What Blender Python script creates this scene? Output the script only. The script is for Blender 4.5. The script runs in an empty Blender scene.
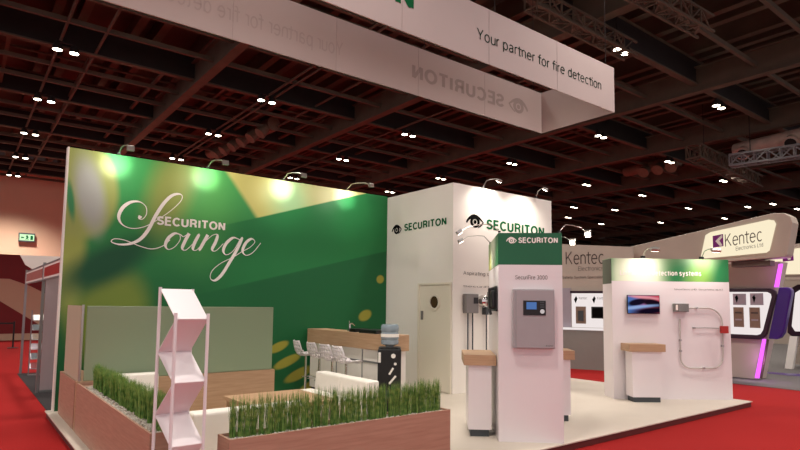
import bpy, bmesh, math, random
from mathutils import Vector, Matrix
random.seed(7)
S = bpy.context.scene
COL = S.collection
PI = math.pi

def lin(c):
    if isinstance(c, str):
        c = [int(c[i:i+2], 16)/255 for i in (0, 2, 4)]
    return tuple(((v/12.92) if v <= .04045 else ((v+.055)/1.055)**2.4) for v in c)

# ---------------------------------------------------------------- camera
yaw, pitch, roll, FPX, PPY = 0.912196, 0.0804117, 0.0119741, 569.382, 258.841
fw = Vector((math.cos(yaw)*math.cos(pitch), math.sin(yaw)*math.cos(pitch), math.sin(pitch)))
rt = Vector((math.sin(yaw), -math.cos(yaw), 0)); up = rt.cross(fw)
r2 = rt*math.cos(roll)+up*math.sin(roll); u2 = -rt*math.sin(roll)+up*math.cos(roll)
cd = bpy.data.cameras.new('camera'); cam = bpy.data.objects.new('camera', cd); COL.objects.link(cam)
M = Matrix((r2, u2, -fw)).transposed().to_4x4(); M.translation = Vector((0, 0, 1.8)); cam.matrix_world = M
cd.sensor_width = 36; cd.lens = FPX*36/800; cd.shift_y = (PPY-225)/800; cd.clip_end = 300
S.camera = cam
S.view_settings.view_transform = 'Standard'; S.view_settings.look = 'None'
S.view_settings.gamma = 1; S.view_settings.use_curve_mapping = False
S.view_settings.exposure = 0.3
# ---------------------------------------------------------------- world + hall light
w = bpy.data.worlds.new('world'); S.world = w; w.use_nodes = True
bg = w.node_tree.nodes['Background']; bg.inputs[0].default_value = (1.0, .92, .94, 1); bg.inputs[1].default_value = .7

def light(name, kind, loc, energy, color=(1, .86, .7), aim=None, size=.1, cone=60, blend=.6, rad=.1, par=None):
    l = bpy.data.lights.new(name, kind); l.energy = energy; l.color = color
    o = bpy.data.objects.new(name, l); COL.objects.link(o); o.location = loc
    if kind == 'SPOT':
        l.spot_size = math.radians(cone); l.spot_blend = blend; l.shadow_soft_size = rad
    elif kind == 'AREA':
        l.size = size
    else:
        l.shadow_soft_size = rad
    if aim is not None:
        o.rotation_euler = (Vector(aim)-Vector(loc)).to_track_quat('-Z', 'Y').to_euler()
    return o
WARM = (1, .92, .84)
HALL = 1150
for x in (-5, 2.4, 9.6, 16.9, 24.4):                 # the hall's high lamps above and behind the stand
    for y in (-2, 3.7, 9.7, 15.5, 21.3):
        light('hall_lamp_light', 'SPOT', (x, y, 9.9), HALL, WARM, (x, y, 0), cone=130, blend=1, rad=.35)
for x, y in ((2.4, 33), (9.5, 33), (17, 33), (25, 30), (32, 14), (32, 24), (40, 20), (2.4, 45), (12, 45), (48, 28), (30, 40)):
    light('hall_lamp_light', 'SPOT', (x, y, 9.9), HALL*(5 if y > 40 else 1.8), WARM, (x, y, 0), cone=130, blend=1, rad=.35)

# ---------------------------------------------------------------- materials
def mat(name, col, rough=.6, metal=0, var=0, scale=8, bump=0, stretch=(1, 1, 1), emit=0, col2=None, alpha=1, trans=0, spec=.5):
    m = bpy.data.materials.new(name); m.use_nodes = True
    n = m.node_tree.nodes; L = m.node_tree.links; b = n['Principled BSDF']
    c = lin(col); b.inputs['Base Color'].default_value = (*c, 1)
    b.inputs['Roughness'].default_value = rough; b.inputs['Metallic'].default_value = metal
    b.inputs['Specular IOR Level'].default_value = spec
    if emit:
        b.inputs['Emission Color'].default_value = (*c, 1); b.inputs['Emission Strength'].default_value = emit
    if alpha < 1: b.inputs['Alpha'].default_value = alpha
    if trans: b.inputs['Transmission Weight'].default_value = trans
    if var or col2 or bump:
        tc = n.new('ShaderNodeTexCoord'); mp = n.new('ShaderNodeMapping'); mp.inputs['Scale'].default_value = stretch
        no = n.new('ShaderNodeTexNoise'); no.inputs['Scale'].default_value = scale; no.inputs['Detail'].default_value = 4
        L.new(tc.outputs['Object'], mp.inputs[0]); L.new(mp.outputs[0], no.inputs['Vector'])
        cr = n.new('ShaderNodeValToRGB'); cr.color_ramp.elements[0].position = .3; cr.color_ramp.elements[1].position = .7
        k = lin(col2) if col2 else tuple(v*(1-var) for v in c)
        cr.color_ramp.elements[0].color = (*k, 1); cr.color_ramp.elements[1].color = (*c, 1)
        L.new(no.outputs['Fac'], cr.inputs[0]); L.new(cr.outputs[0], b.inputs['Base Color'])
        if bump:
            bp = n.new('ShaderNodeBump'); bp.inputs['Strength'].default_value = bump; bp.inputs['Distance'].default_value = .01
            L.new(no.outputs['Fac'], bp.inputs['Height']); L.new(bp.outputs[0], b.inputs['Normal'])
    return m

MT = dict(
    carpet=mat('red_carpet', '99201f', .95, var=.2, scale=60, bump=.3, spec=.1),
    greycarpet=mat('grey_carpet', '6e6a68', .95, var=.2, scale=50, spec=.1),
    deck_top=mat('cream_laminate', 'cabfb1', .45, var=.04, scale=3),
    deck_edge=mat('red_edge', '5a1713', .7),
    white=mat('white_panel', 'ece6de', .55, var=.02, scale=2),
    white_gloss=mat('white_gloss', 'e6dee0', .3, var=.01, scale=2),
    cream=mat('cream_door', 'e4dccb', .5, var=.02, scale=2),
    wood=mat('light_oak', 'bd9a7a', .5, col2='ae8a69', scale=3, stretch=(1, 1, 14)),
    woodred=mat('beech_panel', 'b28c76', .5, col2='a27b66', scale=3, stretch=(1, 1, 16)),
    plinth=mat('charcoal_plinth', '40464a', .5, var=.1),
    green=mat('green_print', '12643f', .5, var=.12, scale=1.5),
    lgreen=mat('green_letter', '0c5c34', .8, var=.02, spec=.1),
    dgreen=mat('dark_green_letter', '163024', .8, var=.02, spec=.1),
    black=mat('black_plastic', '121214', .4, var=.1),
    ink=mat('black_print', '0c0c0c', .9, var=.02, spec=.05),
    grey=mat('grey_metal', '7f7a78', .4, .1, var=.05),
    greytext=mat('grey_print', '6b6560', .6, var=.02),
    panelgrey=mat('cabinet_grey', 'a39da0', .45, .0, var=.04),
    steel=mat('brushed_steel', 'b8b4ae', .3, .9, var=.05, scale=20),
    chrome=mat('chrome', 'd5d3d0', .15, 1, var=.02),
    fabric=mat('banner_fabric', 'b9aaa6', .8, var=.03, scale=2),
    ghost=mat('show_through_print', '9f928e', .8, var=.1, scale=5),
    ghost2=mat('faint_show_through_print', 'afa09c', .8, var=.05, scale=5),
    lettering=mat('white_lettering', 'f2eee6', .5, var=.01),
    pebble=mat('pebbles', 'c9c0b4', .8, col2='8f867c', scale=30),
    leather=mat('white_leather', 'eee8de', .45, var=.03, bump=.1),
    beam=mat('painted_beam', '5e5142', .7, var=.3, scale=1.5),
    deckc=mat('roof_deck', '55463a', .85, var=.45, scale=.5, stretch=(1, 1, 1)),
    darkweb=mat('beam_web', '241c1a', .8, var=.3, scale=2),
    hallwall=mat('hall_wall_paint', 'd0ad92', .8, var=.08, scale=.3),
    darkred=mat('dark_red_print', '7c1216', .6, var=.1),
    alu=mat('aluminium', 'a8a6a8', .35, .8, var=.05),
    red=mat('red_box', 'a82018', .45, var=.05),
    kent=mat('kentec_beige', 'b8aa9c', .6, var=.04, scale=2),
    kentd=mat('kentec_brown', '5c4a42', .6, var=.05),
    purple=mat('purple_gloss', '3a0f78', .3, var=.05),
    purpledark=mat('aubergine_frame', '2d1028', .35, var=.05),
    logop=mat('purple_logo', '7d1a7c', .5, var=.02),
    ktext=mat('brown_lettering', '4d403c', .5, var=.02),
    greyblue=mat('grey_counter', '8e8e88', .5, var=.04),
    brown=mat('brown_poster', '8d7564', .6, var=.15, scale=12),
    duct=mat('galvanised_duct', 'dcc6b6', .5, .2, var=.2, scale=3),
    palepipe=mat('pale_conduit', 'bcb6b0', .4),
    mauve=mat('mauve_panel', 'a8979a', .6, var=.03),
    duct2=mat('dusty_duct', '75604f', .7, var=.3, scale=4),
    sidehead=mat('grey_green_print', '55604f', .5),
    charcoal=mat('charcoal_carpet', '3e3a3b', .95, var=.2, scale=50, spec=.1),
    lacq=mat('lilac_panel', 'a59ba5', .5, var=.04),
)
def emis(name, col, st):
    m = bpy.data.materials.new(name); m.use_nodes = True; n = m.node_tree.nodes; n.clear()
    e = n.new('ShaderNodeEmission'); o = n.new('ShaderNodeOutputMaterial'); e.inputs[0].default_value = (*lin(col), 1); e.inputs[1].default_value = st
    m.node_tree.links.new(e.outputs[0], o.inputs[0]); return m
MT['lamp'] = emis('lamp_lens', 'fff0d8', 14)
MT['lampround'] = emis('round_spot_lens', 'fff2dd', 25)
MT['lampface'] = emis('spot_lens', 'fff2dd', 6)
MT['pink'] = emis('pink_light_tube', 'e060ff', 1.25)
MT['lightbox'] = emis('cream_lightbox', 'f6e8c8', .85)
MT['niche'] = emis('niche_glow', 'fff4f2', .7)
MT['exit'] = emis('exit_green', '8fd8a0', .9)
MT['exitw'] = emis('exit_white', 'c4ecb8', 1.1)
MT['lcd'] = emis('blue_lcd', '5f86c8', .55)

def glassy(name, col, a, rough=.5):
    m = bpy.data.materials.new(name); m.use_nodes = True; n = m.node_tree.nodes; L = m.node_tree.links; n.clear()
    o = n.new('ShaderNodeOutputMaterial'); mx = n.new('ShaderNodeMixShader'); t = n.new('ShaderNodeBsdfTransparent')
    p = n.new('ShaderNodeBsdfPrincipled'); p.inputs['Base Color'].default_value = (*lin(col), 1); p.inputs['Roughness'].default_value = rough
    mx.inputs[0].default_value = a; L.new(t.outputs[0], mx.inputs[1]); L.new(p.outputs[0], mx.inputs[2]); L.new(mx.outputs[0], o.inputs[0]); return m
MT['frost'] = glassy('frosted_film_glass', '9fb090', .72)
MT['frost_backlight'] = glassy('frosted_film_glass_painted_backlight', 'c6b9a0', .85)  # same frosted film; back light on the side pane put into a paler colour
MT['bottle'] = glassy('bottle_plastic', '8fa0aa', .75, .15)
MT['clear'] = glassy('clear_glass', '9a9090', .25, .1)
# grass: darker at root, lighter tip by height of the blade itself (the plastic's own colours)
g = mat('artificial_grass', '4a7a2c', .5); MT['grass'] = g
n = g.node_tree.nodes; L = g.node_tree.links
tc = n.new('ShaderNodeTexCoord'); no = n.new('ShaderNodeTexNoise'); no.inputs['Scale'].default_value = 25
cr = n.new('ShaderNodeValToRGB'); cr.color_ramp.elements[0].position = .35; cr.color_ramp.elements[0].color = (*lin('4a7c2e'), 1)
cr.color_ramp.elements[1].position = .7; cr.color_ramp.elements[1].color = (*lin('96b05c'), 1)
L.new(tc.outputs['Object'], no.inputs['Vector']); L.new(no.outputs['Fac'], cr.inputs[0]); L.new(cr.outputs[0], n['Principled BSDF'].inputs['Base Color'])

# ---------------------------------------------------------------- node expression helper (for printed graphics)
class NB:
    def __init__(s, m): s.t = m.node_tree; s.n = s.t.nodes; s.l = s.t.links
    def m(s, op, a, b=0, c=None):
        q = s.n.new('ShaderNodeMath'); q.operation = op
        for i, v in enumerate((a, b) if c is None else (a, b, c)):
            if isinstance(v, (int, float)): q.inputs[i].default_value = v
            else: s.l.new(v, q.inputs[i])
        return q.outputs[0]
    def step(s, v, e0, e1):
        q = s.n.new('ShaderNodeMapRange'); q.interpolation_type = 'SMOOTHSTEP'
        s.l.new(v, q.inputs[0]); q.inputs[1].default_value = e0; q.inputs[2].default_value = e1
        return q.outputs[0]
    def mix(s, f, a, b):
        q = s.n.new('ShaderNodeMix'); q.data_type = 'RGBA'
        for i, v in ((0, f), (6, a), (7, b)):
            if isinstance(v, (int, float)): q.inputs[i].default_value = v
            elif isinstance(v, tuple): q.inputs[i].default_value = v
            else: s.l.new(v, q.inputs[i])
        return q.outputs[2]
    def ell(s, x, z, cx, cz, a, b, ang=0, soft=.4):
        c, sn = math.cos(ang), math.sin(ang)
        dx = s.m('SUBTRACT', x, cx); dz = s.m('SUBTRACT', z, cz)
        u = s.m('DIVIDE', s.m('ADD', s.m('MULTIPLY', dx, c), s.m('MULTIPLY', dz, sn)), a)
        v = s.m('DIVIDE', s.m('SUBTRACT', s.m('MULTIPLY', dz, c), s.m('MULTIPLY', dx, sn)), b)
        d = s.m('SQRT', s.m('ADD', s.m('MULTIPLY', u, u), s.m('MULTIPLY', v, v)))
        return s.step(d, 1+soft, 1-soft)
    def half(s, x, z, p, q, soft=.02):      # 1 on the left side of the line p -> q
        dx, dz = q[0]-p[0], q[1]-p[1]; k = math.hypot(dx, dz)
        nx, nz = -dz/k, dx/k
        d = s.m('ADD', s.m('MULTIPLY', s.m('SUBTRACT', x, p[0]), nx), s.m('MULTIPLY', s.m('SUBTRACT', z, p[1]), nz))
        return s.step(d, -soft, soft)
def C4(c): return (*lin(c), 1)
def mural():
    m = mat('lounge_mural_print', '1c6a3c', .45, spec=.25); k = NB(m)
    tc = k.n.new('ShaderNodeTexCoord'); sp = k.n.new('ShaderNodeSeparateXYZ'); k.l.new(tc.outputs['Object'], sp.inputs[0])
    x, z = sp.outputs[0], sp.outputs[2]
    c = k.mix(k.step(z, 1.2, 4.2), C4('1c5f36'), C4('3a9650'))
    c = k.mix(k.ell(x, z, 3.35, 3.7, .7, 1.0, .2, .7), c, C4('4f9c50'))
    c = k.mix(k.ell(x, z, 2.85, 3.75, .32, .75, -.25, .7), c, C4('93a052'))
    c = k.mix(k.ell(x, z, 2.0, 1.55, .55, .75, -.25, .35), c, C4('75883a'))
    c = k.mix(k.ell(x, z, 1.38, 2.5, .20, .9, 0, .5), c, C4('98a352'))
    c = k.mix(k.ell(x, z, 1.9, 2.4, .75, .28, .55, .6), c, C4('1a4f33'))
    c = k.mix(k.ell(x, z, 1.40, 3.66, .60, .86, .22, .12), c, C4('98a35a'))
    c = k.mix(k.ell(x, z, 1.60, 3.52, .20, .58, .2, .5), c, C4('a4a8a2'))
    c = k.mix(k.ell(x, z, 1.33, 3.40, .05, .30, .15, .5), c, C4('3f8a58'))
    # pale beam between the two diagonals
    b1 = k.half(x, z, (4.47, 3.44), (3.91, 4.16), .06)          # right of d1-d2
    b2 = k.half(x, z, (3.79, 3.22), (6.92, 4.22), .015)          # above the long diagonal
    inv = k.m('SUBTRACT', 1, b1)
    pale = k.m('MULTIPLY', inv, b2)
    pc = k.mix(k.ell(x, z, 5.2, 3.9, .45, .5, 0, .8), C4('c4c070'), C4('9dc490'))
    pc = k.mix(k.ell(x, z, 6.2, 4.1, .6, .35, 0, .8), pc, C4('cfcf9a'))
    dkb = k.m('SUBTRACT', 1, b2)
    c = k.mix(k.m('MULTIPLY', k.step(x, 3.3, 4.4), dkb), c, C4('267a42'))
    c = k.mix(pale, c, pc)
    low = k.m('SUBTRACT', 1, k.half(x, z, (4.31, 2.17), (7.43, 2.96), .02))
    c = k.mix(k.m('MULTIPLY', low, k.step(x, 2.8, 4.6)), c, C4('1d6338'))
    for cx, cz, a, b in ((7.42, 2.36, .10, .09), (7.03, 1.56, .17, .11), (5.0, .95, .22, .085), (5.2, .66, .30, .09), (5.46, .40, .32, .10), (5.75, .15, .3, .1)):
        c = k.mix(k.ell(x, z, cx, cz, a, b, .38, .22), c, C4('9f9a3e'))
    k.l.new(c, k.n['Principled BSDF'].inputs['Base Color']); return m
MT['mural'] = mural()
def header():
    m = mat('header_print', '1c6a3c', .45); k = NB(m)
    tc = k.n.new('ShaderNodeTexCoord'); sp = k.n.new('ShaderNodeSeparateXYZ'); k.l.new(tc.outputs['Object'], sp.inputs[0])
    x, z = sp.outputs[0], sp.outputs[2]
    c = k.mix(k.step(x, 0, .12), C4('3f9a52'), C4('a9cf9a'))
    c = k.mix(k.ell(x, z, .5, 2.45, .45, .5, 0, .7), c, C4('f0f4dc'))
    c = k.mix(k.ell(x, z, 1.35, 2.3, .32, .5, .3, .6), c, C4('1a7a40'))
    c = k.mix(k.ell(x, z, 1.75, 2.3, .3, .3, .3, .7), c, C4('8fc45c'))
    c = k.mix(k.ell(x, z, 2.2, 2.5, .25, .6, -.4, .6), c, C4('1f8045'))
    k.l.new(c, k.n['Principled BSDF'].inputs['Base Color']); return m
MT['header'] = header()
def sideprint():
    m = mat('side_header_print', '1c6a3c', .45); k = NB(m)
    tc = k.n.new('ShaderNodeTexCoord'); sp = k.n.new('ShaderNodeSeparateXYZ'); k.l.new(tc.outputs['Object'], sp.inputs[0])
    y, z = sp.outputs[1], sp.outputs[2]
    c = k.mix(k.ell(y, z, .15, 2.5, .25, .5, 0, .5), C4('8fb98a'), C4('2c7a48'))
    c = k.mix(k.ell(y, z, .8, 2.6, .35, .25, 0, .7), c, C4('e2ead0'))
    c = k.mix(k.ell(y, z, 1.2, 2.3, .2, .3, 0, .7), c, C4('c9c46a'))
    k.l.new(c, k.n['Principled BSDF'].inputs['Base Color']); return m
MT['sideprint'] = sideprint()
def tvpic():
    m = emis('screen_picture', '302040', 1); k = NB(m); e = [q for q in k.n if q.type == 'EMISSION'][0]
    tc = k.n.new('ShaderNodeTexCoord'); sp = k.n.new('ShaderNodeSeparateXYZ'); k.l.new(tc.outputs['Object'], sp.inputs[0])
    x, z = sp.outputs[0], sp.outputs[2]
    c = k.mix(k.step(x, .3, .85), C4('5070b0'), C4('c04a5a'))
    c = k.mix(k.ell(x, z, .6, 1.99, .3, .03, -.1, .6), c, C4('e0909a'))
    c = k.mix(k.ell(x, z, .45, 1.9, .18, .06, .2, .3), c, C4('140f22'))
    c = k.mix(k.ell(x, z, .75, 1.885, .2, .07, -.2, .3), c, C4('180c1a'))
    c = k.mix(k.ell(x, z, .5, 1.81, .35, .03, .1, .6), c, C4('8fa8d8'))
    c = k.mix(k.ell(x, z, .7, 1.74, .35, .07, .1, .5), c, C4('120a1c'))
    k.l.new(c, e.inputs[0]); e.inputs[1].default_value = .8; return m
MT['screen'] = tvpic()

# ---------------------------------------------------------------- mesh helpers
class MB:
    def __init__(s): s.v = []; s.f = []
    def add(s, vs, fs):
        b = len(s.v); s.v += [tuple(v) for v in vs]; s.f += [tuple(i+b for i in f) for f in fs]; return s
    def box(s, x0, x1, y0, y1, z0, z1):
        return s.add([(x, y, z) for z in (z0, z1) for y in (y0, y1) for x in (x0, x1)],
                     [(0, 2, 3, 1), (4, 5, 7, 6), (0, 1, 5, 4), (2, 6, 7, 3), (0, 4, 6, 2), (1, 3, 7, 5)])
    def bar(s, a, b, w, h=None, upv=(0, 0, 1)):
        a = Vector(a); b = Vector(b); h = h or w; d = (b-a).normalized(); u = Vector(upv)
        if abs(d.dot(u)) > .98: u = Vector((1, 0, 0))
        r = d.cross(u).normalized()*w/2; u = r.cross(d).normalized()*h/2
        vs = [p+i*r+j*u for p in (a, b) for i, j in ((-1, -1), (1, -1), (1, 1), (-1, 1))]
        return s.add(vs, [(0, 1, 2, 3), (7, 6, 5, 4), (0, 4, 5, 1), (1, 5, 6, 2), (2, 6, 7, 3), (3, 7, 4, 0)])
    def tube(s, pts, r, n=10, cap=True):
        pts = [Vector(p) for p in pts]; rings = []
        pu = None
        for i, p in enumerate(pts):
            d = (pts[min(i+1, len(pts)-1)]-pts[max(i-1, 0)]).normalized()
            if pu is None:
                pu = Vector((0, 0, 1)) if abs(d.z) < .9 else Vector((1, 0, 0))
            a = d.cross(pu).normalized(); pu = a.cross(d).normalized()
            rr = r[i] if isinstance(r, (list, tuple)) else r
            rings.append([p+rr*(math.cos(t)*a+math.sin(t)*pu) for t in [2*PI*k/n for k in range(n)]])
        vs = [v for q in rings for v in q]; fs = []
        for i in range(len(pts)-1):
            for k in range(n):
                fs.append((i*n+k, i*n+(k+1) % n, (i+1)*n+(k+1) % n, (i+1)*n+k))
        if cap: fs += [tuple(range(n))[::-1], tuple((len(pts)-1)*n+k for k in range(n))]
        return s.add(vs, fs)
    def lathe(s, prof, c=(0, 0, 0), n=20, M=None, cap=True):
        vs = []; fs = []
        for r, z in prof:
            for k in range(n):
                t = 2*PI*k/n; v = Vector((r*math.cos(t), r*math.sin(t), z))
                if M: v = M @ v
                vs.append(v+Vector(c))
        for i in range(len(prof)-1):
            for k in range(n): fs.append((i*n+k, i*n+(k+1) % n, (i+1)*n+(k+1) % n, (i+1)*n+k))
        if cap: fs += [tuple(range(n))[::-1], tuple((len(prof)-1)*n+k for k in range(n))]
        return s.add(vs, fs)
    def prism(s, poly, mp, t):
        """poly in plane coordinates, mp(u,v,off) -> 3-D; off 0..t"""
        n = len(poly)
        vs = [mp(u, v, 0) for u, v in poly]+[mp(u, v, t) for u, v in poly]
        return s.add(vs, [tuple(range(n))[::-1], tuple(range(n, 2*n))]+[(i, (i+1) % n, (i+1) % n+n, i+n) for i in range(n)])
    def build(s, name, m, parent=None, bevel=0, smooth=False, seg=2):
        me = bpy.data.meshes.new(name); me.from_pydata(s.v, [], s.f)
        bm = bmesh.new(); bm.from_mesh(me); bmesh.ops.recalc_face_normals(bm, faces=bm.faces); bm.to_mesh(me); bm.free()
        me.update()
        me.materials.append(MT[m] if isinstance(m, str) else m)
        o = bpy.data.objects.new(name, me); COL.objects.link(o)
        if parent: o.parent = parent
        if smooth:
            for p in me.polygons: p.use_smooth = True
            try: me.set_sharp_from_angle(angle=math.radians(40))
            except Exception: pass
        if bevel:
            b = o.modifiers.new('bevel', 'BEVEL'); b.width = bevel; b.segments = seg; b.limit_method = 'ANGLE'
        return o
def tag(o, label, cat=None, group=None, kind=None):
    if label: o['label'] = label
    if cat: o['category'] = cat
    if group: o['group'] = group
    if kind: o['kind'] = kind
    return o
def thing(name, label, cat, loc=(0, 0, 0), rz=0, group=None):
    o = bpy.data.objects.new(name, None); COL.objects.link(o); o.location = loc; o.rotation_euler = (0, 0, rz)
    o.empty_display_size = .1
    return tag(o, label, cat, group)
def struct(name, mb, m, label=None, parent=None):
    o = mb.build(name, m, parent); o['kind'] = 'structure'
    if label: o['label'] = label
    return o
def _A(cx, cy, rx, ry, a0, a1, n=10):
    return [(cx+rx*math.cos(math.radians(a0+(a1-a0)*i/n)), cy+ry*math.sin(math.radians(a0+(a1-a0)*i/n))) for i in range(n+1)]
_o = lambda cx, cy, rx, ry: _A(cx, cy, rx, ry, 0, 360, 20)
GL = {
 'S': (.53, [_A(.29, .745, .24, .235, 15, 258, 10)+_A(.29, .265, .27, .245, 78, -165, 10)]), 'E': (.44, [[(.52, 1), (0, 1), (0, 0), (.54, 0)], [(0, .53), (.48, .53)]]),
 'C': (.63, [_A(.37, .5, .35, .49, 42, 318, 16)]), 'U': (.60, [[(0, 1)]+_A(.28, .29, .28, .28, 180, 360)+[(.56, 1)]]),
 'R': (.60, [[(0, 0), (0, 1)]+_A(.32, .75, .22, .25, 90, -90, 8)+[(0, .5)], [(.33, .5), (.50, .34), (.54, 0)]]), 'I': (.02, [[(0, 0), (0, 1)]]),
 'T': (.52, [[(-.07, 1), (.59, 1)], [(.26, 1), (.26, 0)]]), 'O': (.74, [_o(.37, .5, .37, .49)]), 'N': (.58, [[(0, 0), (0, 1)], [(0, 1), (.56, 0)], [(.56, 0), (.56, 1)]]),
 'A': (.64, [[(0, 0), (.32, 1), (.64, 0)], [(.12, .33), (.52, .33)]]), 'Y': (.60, [[(0, 1), (.3, .42), (.6, 1)], [(.3, .45), (.3, 0)]]), 'F': (.40, [[(.5, 1), (0, 1), (0, 0)], [(0, .52), (.42, .52)]]),
 'L': (.40, [[(0, 1), (0, 0), (.48, 0)]]), 'K': (.58, [[(0, 0), (0, 1)], [(.54, 1), (.02, .42)], [(.18, .6), (.58, 0)]]), 'D': (.6, [[(0, 0), (0, 1)]+_A(.24, .5, .34, .5, 90, -90)+[(0, 0)]]),
 'H': (.56, [[(0, 0), (0, 1)], [(.56, 0), (.56, 1)], [(0, .52), (.56, .52)]]), 'a': (.48, [_A(.23, .53, .19, .19, 160, 10, 7)+[(.42, .1), (.45, 0)], [(.42, .42)]+_A(.19, .19, .18, .18, 90, 300, 9)+[(.42, .16)]]),
 'c': (.42, [_A(.26, .36, .25, .36, 48, 312, 14)]), 'd': (.48, [_o(.24, .36, .23, .36), [(.47, 0), (.47, 1)]]), 'e': (.50, [[(.01, .39)]+_A(.26, .36, .25, .36, 5, 318, 16)]),
 'f': (.24, [[(.30, 1)]+_A(.24, .86, .12, .14, 90, 180, 5)+[(.12, 0)], [(-.06, .70), (.36, .70)]]), 'i': (.02, [[(0, 0), (0, .72)], [(0, .88), (0, 1)]]), 'l': (.02, [[(0, 0), (0, 1)]]),
 'n': (.42, [[(0, 0), (0, .72)], [(0, .42)]+_A(.21, .50, .21, .22, 160, 0, 8)+[(.42, 0)]]), 'm': (.70, [[(0, 0), (0, .72)], [(0, .45)]+_A(.175, .54, .175, .18, 160, 0, 7)+[(.35, 0)], [(.35, .45)]+_A(.525, .54, .175, .18, 160, 0, 7)+[(.70, 0)]]),
 'o': (.50, [_o(.25, .36, .25, .36)]), 'p': (.48, [[(0, .72), (0, -.28)], _o(.24, .36, .23, .36)]), 'r': (.20, [[(0, 0), (0, .72)], [(0, .42)]+_A(.2, .5, .2, .21, 170, 75, 6)]),
 's': (.42, [_A(.21, .54, .18, .17, 20, 258, 9)+_A(.21, .185, .20, .175, 78, -160, 9)]), 't': (.24, [[(.12, .94), (.12, .14)]+_A(.24, .14, .12, .14, 180, 280, 5), [(-.08, .70), (.36, .70)]]),
 'u': (.42, [[(.0, .72)]+_A(.21, .22, .21, .22, 180, 340, 8)+[(.42, .35)], [(.42, 0), (.42, .72)]]), 'y': (.46, [[(0, .72), (.24, .04)], [(.46, .72), (.20, -.16), (.10, -.28), (0, -.28)]]),
 'g': (.48, [_o(.24, .36, .23, .36), [(.47, .72)]+_A(.25, -.04, .22, .23, 0, -160, 8)]), 'k': (.42, [[(0, 0), (0, 1)], [(.38, .72), (.0, .3)], [(.14, .46), (.42, 0)]]), 'h': (.42, [[(0, 0), (0, 1)], [(0, .42)]+_A(.21, .50, .21, .22, 160, 0, 8)+[(.42, 0)]]),
 '0': (.50, [_o(.25, .5, .24, .49)]), '3': (.48, [_A(.22, .74, .2, .25, 150, -85, 10), _A(.22, .25, .24, .25, 85, -155, 10)]), ' ': (.22, []),
}
def text(name, body, mp, x0, x1, z0, z1, m, parent, bold=0, t=.004, wt=None):
    wd = wt or (.235 if bold >= .015 else .11); V = []; F = []; x = 0
    for ch in body:
        adv, strokes = GL[ch]
        for si, L_ in enumerate(strokes):
            P = [Vector((a+x, b)) for i, (a, b) in enumerate(L_) if i == 0 or abs(a-L_[i-1][0])+abs(b-L_[i-1][1]) > 1e-5]; closed = (P[0]-P[-1]).length < 1e-4; n = len(P); b0 = len(V)
            for i in range(n):
                if closed and i in (0, n-1): d1 = (P[1]-P[0]).normalized(); d0 = (P[-1]-P[-2]).normalized()
                else:
                    d0 = (P[i]-P[i-1]).normalized() if i else (P[1]-P[0]).normalized(); d1 = (P[i+1]-P[i]).normalized() if i < n-1 else d0
                nn = Vector((-(d0+d1).y, (d0+d1).x)).normalized(); k_ = 1/max(.45, nn.dot(Vector((-d1.y, d1.x))))
                q = P[i].copy()
                if not closed and i in (0, n-1) and abs((d0.x*d0.y)) < .02 and n < 6: q += 0*d0
                V += [(q+nn*wd/2*k_).to_3d()+Vector((0, 0, si*.0006)), (q-nn*wd/2*k_).to_3d()+Vector((0, 0, si*.0006))]
            F += [(b0+2*i, b0+2*i+1, b0+2*i+3, b0+2*i+2) for i in range(n-1)]
        x += adv+(wd*1.0+.10 if ch != ' ' else .12)
    xs = [v.x for v in V]; ys = [v.y for v in V]; a, b, c, d = min(xs), max(xs), min(ys), max(ys)
    mb = MB().add([mp(x0+(v.x-a)/(b-a)*(x1-x0), z0+(v.y-c)/(d-c)*(z1-z0), t+v.z) for v in V], F)
    return mb.build(name, m, parent)
def eye(name, mp, x0, x1, z0, z1, m, parent, t=.004):
    W = x1-x0; H = z1-z0
    def P(pts): return [(x0+u*W, z0+v*H) for u, v in pts]
    mb = MB()
    outer = [(0, .36), (.06, .56), (.16, .76), (.30, .93), (.45, 1.0), (.62, .95), (.78, .80), (.90, .62), (1, .46)]
    inner = [(.90, .48), (.78, .60), (.62, .70), (.46, .74), (.32, .68), (.20, .56), (.12, .42), (.06, .26)]
    top = outer; n = len(outer)
    full = outer+inner
    # strip quads so that concave outline fills cleanly
    def strip(A, B):
        k = max(len(A), len(B))
        def rs(L):
            return [tuple(L[min(int(i*(len(L)-1)/(k-1)), len(L)-2)][j]*(1-f)+L[min(int(i*(len(L)-1)/(k-1)), len(L)-2)+1][j]*f for j in (0, 1))
                    for i in range(k) for f in [i*(len(L)-1)/(k-1)-min(int(i*(len(L)-1)/(k-1)), len(L)-2)]]
        A = rs(P(A)); B = rs(P(B)); vs = [mp(u, v, t+.0008) for u, v in A]+[mp(u, v, t+.0008) for u, v in B]
        mb.add(vs, [(i, i+1, k+i+1, k+i) for i in range(k-1)])
    strip(outer, inner[::-1])
    strip([(1, .46), (.92, .26), (.80, .10), (.68, .0)], [(.92, .48), (.88, .34), (.78, .20), (.66, .06)])
    def ring(cx, cz, a, b, a2, b2, n=24):
        o_ = [(cx+a*math.cos(q), cz+b*math.sin(q)) for q in [2*PI*i/n for i in range(n+1)]]
        i_ = [(cx+a2*math.cos(q), cz+b2*math.sin(q)) for q in [2*PI*i/n for i in range(n+1)]]
        o_ = P(o_); i_ = P(i_)
        mb.add([mp(u, v, t) for u, v in o_]+[mp(u, v, t) for u, v in i_], [(i, i+1, n+2+i, n+1+i) for i in range(n)])
    ring(.50, .42, .27, .42, .13, .22); ring(.50, .42, .085, .15, .001, .001)
    return mb.build(name, m, parent)

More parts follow.
